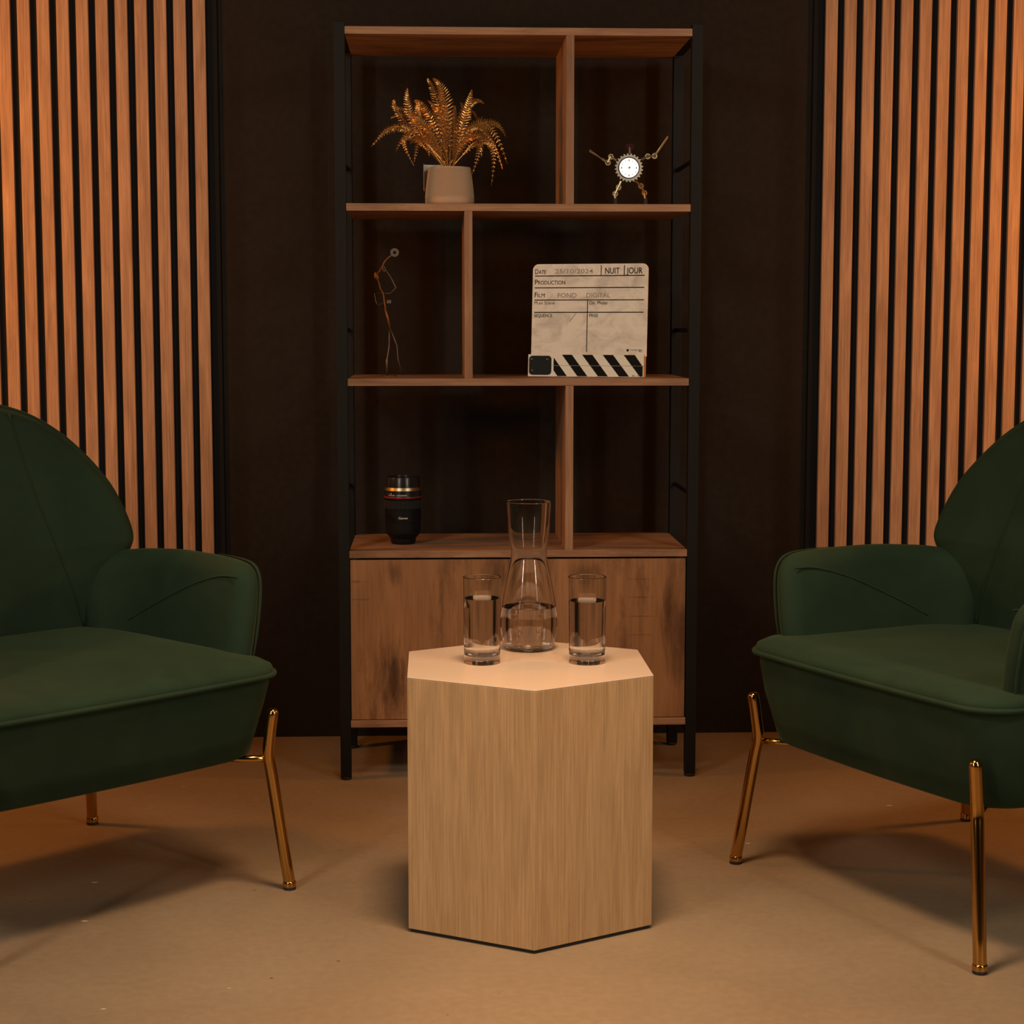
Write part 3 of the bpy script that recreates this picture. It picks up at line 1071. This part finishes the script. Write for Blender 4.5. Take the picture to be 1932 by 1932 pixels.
tw = 0.0270
sl = []
x0, x1, z0, z1, rr = kx(163), kx(1795), 0.046, 0.2560, 0.0135
for cx, cc, a0 in ((x1 - rr, z1 - rr, 0), (x0 + rr, z1 - rr, PI / 2)):
    for k in range(9):
        a = a0 + PI / 2 * k / 8
        sl.append((cx + rr * math.cos(a), cc + rr * math.sin(a)))
sl += [(x0, z0), (x1, z0)]
slate = lean_obj(MB().prism(sl, 0.006, 0.010).build('slate', M['slate'], clap))
rule = MB()
YT = 0.0056
for z in (0.2290, 0.2020, 0.1740, 0.1460):
    rule.box(kx(195), kx(1743), YT, 0.0062, z - 0.0011, z + 0.0011)
rule.box(kx(953) - 0.0009, kx(953) + 0.0009, YT, 0.0062, 0.056, 0.174)
for x in (1135, 1460):
    rule.box(kx(x) - 0.0009, kx(x) + 0.0009, YT, 0.0062, 0.229, 0.2525)
lean_obj(rule.build('ruled_lines', M['ink'], slate))
for s_, xa, xb, z, h in (('D', 195, 243, .2335, .0112), ('ATE', 247, 352, .2335, .0088), ('P', 195, 236, .2095, .0112), ('RODUCTION', 240, 628, .2095, .0088),
                         ('F', 195, 230, .1805, .0112), ('ILM', 236, 342, .1805, .0088), ('NUIT', 1190, 1395, .2335, .0135), ('JOUR', 1490, 1715, .2335, .0135),
                         ('M.en Scène', 195, 485, .1640, .0075), ('Dir. Photo', 980, 1232, .1640, .0075), ('SEQUENCE', 195, 455, .1350, .0075), ('PRISE', 980, 1105, .1350, .0075),
                         ('Cambridge', 1565, 1735, .0595, .0030), ('film', 1685, 1737, .0560, .0024)):
    tx = MB()
    text_mesh(tx, s_, kx(xa), z, (xb - xa) * KX, h, YT)
    lean_obj(tx.build('printed_word', M['ink'], slate))
tx = MB()
tx.prism([(kx(1515), .0625), (kx(1515), .0590), (kx(1530), .0565), (kx(1548), .0590), (kx(1548), .0625)], YT, 0.006)
lean_obj(tx.build('shield_mark', M['ink'], slate))
for s_, xa, xb, z, h in (('25/10/2024', 480, 1020, .2345, .0100), ('FOND', 525, 795, .1795, .0105), ('DIGITAL', 935, 1270, .1795, .0105)):
    tx = MB()
    text_mesh(tx, s_, kx(xa), z, (xb - xa) * KX, h, YT + 0.0001)
    lean_obj(tx.build('handwritten_word', M['marker'], slate))
tx = MB()
tx.box(kx(715), kx(800), YT, 0.006, 0.1770, 0.1777)
lean_obj(tx.build('underline', M['marker'], slate))
tx = MB()
tx.prism([(kx(700), kz(945)), (kx(708), kz(950)), (kx(800), kz(835)), (kx(792), kz(832))], YT, 0.006)
lean_obj(tx.build('pen_stroke', M['marker'], slate))
for za, zb in ((0.0, 0.0246), (0.0251, 0.0500)):
    sk = MB()
    sk.box(0.0, kx(1768), 0.0, tw, za, zb, 1)
    sk.mi[-4] = 0
    stick = sk.build('clap_stick', [M['white_paint'], M['raw_wood']], clap)
    lean_obj(stick)
    sp = MB()
    for q in ([(497, 1450), (690, 1705), (555, 1705), (497, 1625)], [(615, 1410), (755, 1410), (980, 1705), (838, 1705)], [(900, 1410), (1045, 1410), (1270, 1705), (1130, 1705)],
              [(1190, 1410), (1335, 1410), (1565, 1705), (1425, 1705)], [(1485, 1410), (1640, 1410), (1755, 1570), (1755, 1705), (1715, 1705)]):
        P = [(kx(a), kz(b_)) for a, b_ in q]

        def clipz(P, z, keep_above):
            out = []
            for i in range(len(P)):
                a, b_ = P[i], P[(i + 1) % len(P)]
                ia = (a[1] >= z) == keep_above
                ib = (b_[1] >= z) == keep_above
                if ia:
                    out.append(a)
                if ia != ib:
                    u = (z - a[1]) / (b_[1] - a[1])
                    out.append((a[0] + (b_[0] - a[0]) * u, z))
            return out
        P = clipz(P, za + 0.0002, True)
        if P:
            P = clipz(P, zb - 0.0002, False)
        if len(P) > 2:
            sp.prism(P, -0.0005, 0.0003)
    lean_obj(sp.build('stripes', M['ink'], stick))
pl = []
px0, px1, pz0, pz1, pr_ = kx(150), kx(465), 0.0035, 0.0470, 0.008
for cx, cc, a0 in ((px1 - pr_, pz1 - pr_, 0), (px0 + pr_, pz1 - pr_, PI / 2), (px0 + pr_, pz0 + pr_, PI), (px1 - pr_, pz0 + pr_, 1.5 * PI)):
    for k in range(7):
        a = a0 + PI / 2 * k / 6
        pl.append((cx + pr_ * math.cos(a), cc + pr_ * math.sin(a)))
plate = lean_obj(MB().prism(pl, -0.0022, 0.0002).build('hinge_plate', M['black_plastic'], clap))
for a, b_ in ((185, 1475), (405, 1475), (190, 1630)):
    o = MB().lathe([(0.0035, 0.0), (0.0032, 0.0009), (0.0015, 0.0014), (1e-7, 0.0015)], 16, axis=Matrix.Translation((kx(a), -0.0021, kz(b_))) @ Matrix.Rotation(PI / 2, 4, 'X')).build('screw', M['steel_dark'], plate, smooth=True)
    lean_obj(o)
tick = MB()
text_mesh(tick, '2-1', kx(1605), 0.0012, 0.015, 0.0030, -0.0004)
lean_obj(tick.build('small_print', M['ink'], clap))

# ------------------------------------------------------------------ camera lens
lens = thing('camera_lens', 'upright black camera lens with a red ring, on the shelf above the cabinet', 'camera lens', (-0.2590, 0.135, Z4))
KL = 0.0000998


def lz(r_, y):
    return (r_ * KL, (1787 - y) * KL)


body = [lz(250, 1787), lz(262, 1780), lz(285, 1740), lz(290, 1660), lz(325, 1615), lz(385, 1555), lz(398, 1530), lz(398, 1460), lz(392, 1455), lz(392, 1440), lz(400, 1435), lz(402, 1300), lz(396, 1295),
        lz(396, 1275), lz(404, 1270), lz(410, 1000), lz(405, 995), lz(405, 975), lz(413, 970), lz(418, 760), lz(422, 740), lz(425, 716)]
MB().lathe(body + [(0.0, body[-1][1])], 64).build('barrel', M['black_plastic'], lens, smooth=True, auto=0.5)
rb_ = MB()
for k in range(72):
    a = 2 * PI * k / 72
    c0 = Matrix.Rotation(a, 4, 'Z')
    vs = [c0 @ Vector(p) for p in ((0.0412, -0.0011, 0.083), (0.0428, -0.0008, 0.083), (0.0428, 0.0008, 0.083), (0.0412, 0.0011, 0.083), (0.0415, -0.0011, 0.101), (0.0431, -0.0008, 0.101), (0.0431, 0.0008, 0.101), (0.0415, 0.0011, 0.101))]
    rb_.add(vs, [(0, 3, 2, 1), (4, 5, 6, 7), (0, 1, 5, 4), (1, 2, 6, 5), (2, 3, 7, 6), (3, 0, 4, 7)])
rb_.build('focus_grip', M['rubber'], lens)
z_a, z_b = lz(0, 716)[1], lz(0, 684)[1]
MB().lathe([(0.0380, z_a), (0.0428, z_a), (0.0431, (z_a + z_b) / 2), (0.0428, z_b), (0.0380, z_b)], 64).build('red_ring', M['red_ring'], lens, smooth=True, auto=0.6)
MB().lathe([lz(380, 684), lz(420, 684), lz(418, 560), lz(380, 558)], 64).build('scale_ring', M['black_gloss'], lens, smooth=True, auto=0.6)
MB().lathe([lz(380, 558), lz(416, 556), lz(424, 545), lz(408, 478), lz(380, 474)], 64).build('metal_ring', M['brass'], lens, smooth=True, auto=0.5)
hv, hf = [], []
hp = [lz(395, 476), lz(392, 430), lz(384, 300), lz(372, 250), lz(345, 236), lz(320, 236), lz(318, 330), (1e-7, lz(0, 335)[1])]
MB().lathe(hp, 64).build('lens_lid', M['black_gloss'], lens, smooth=True, auto=0.5)


def wrap(rad, off=0.0):
    def f(p):
        a = p[0] / rad - PI / 2 + off
        return (rad * math.cos(a), rad * math.sin(a), p[2])
    return f


tx = MB()
text_mesh(tx, 'Canon', -0.0100, lz(0, 1183)[1], 0.0210, 0.0048, 0, wrap(0.0416))
tx.build('printed_name', M['print_white'], lens)
tx = MB()
text_mesh(tx, 'EF 24-105  L  ULTRASONIC', -0.0350, lz(0, 660)[1], 0.0450, 0.0030, 0, wrap(0.0424))
tx.build('scale_lettering', M['print_white'], lens)
tx = MB()
tx.add([wrap(0.0424)(p) for p in ((-0.0300, 0, 0.1165), (-0.0270, 0, 0.1165), (-0.0285, 0, 0.1200))], [(0, 1, 2)])
tx.build('index_mark', M['print_white'], lens)
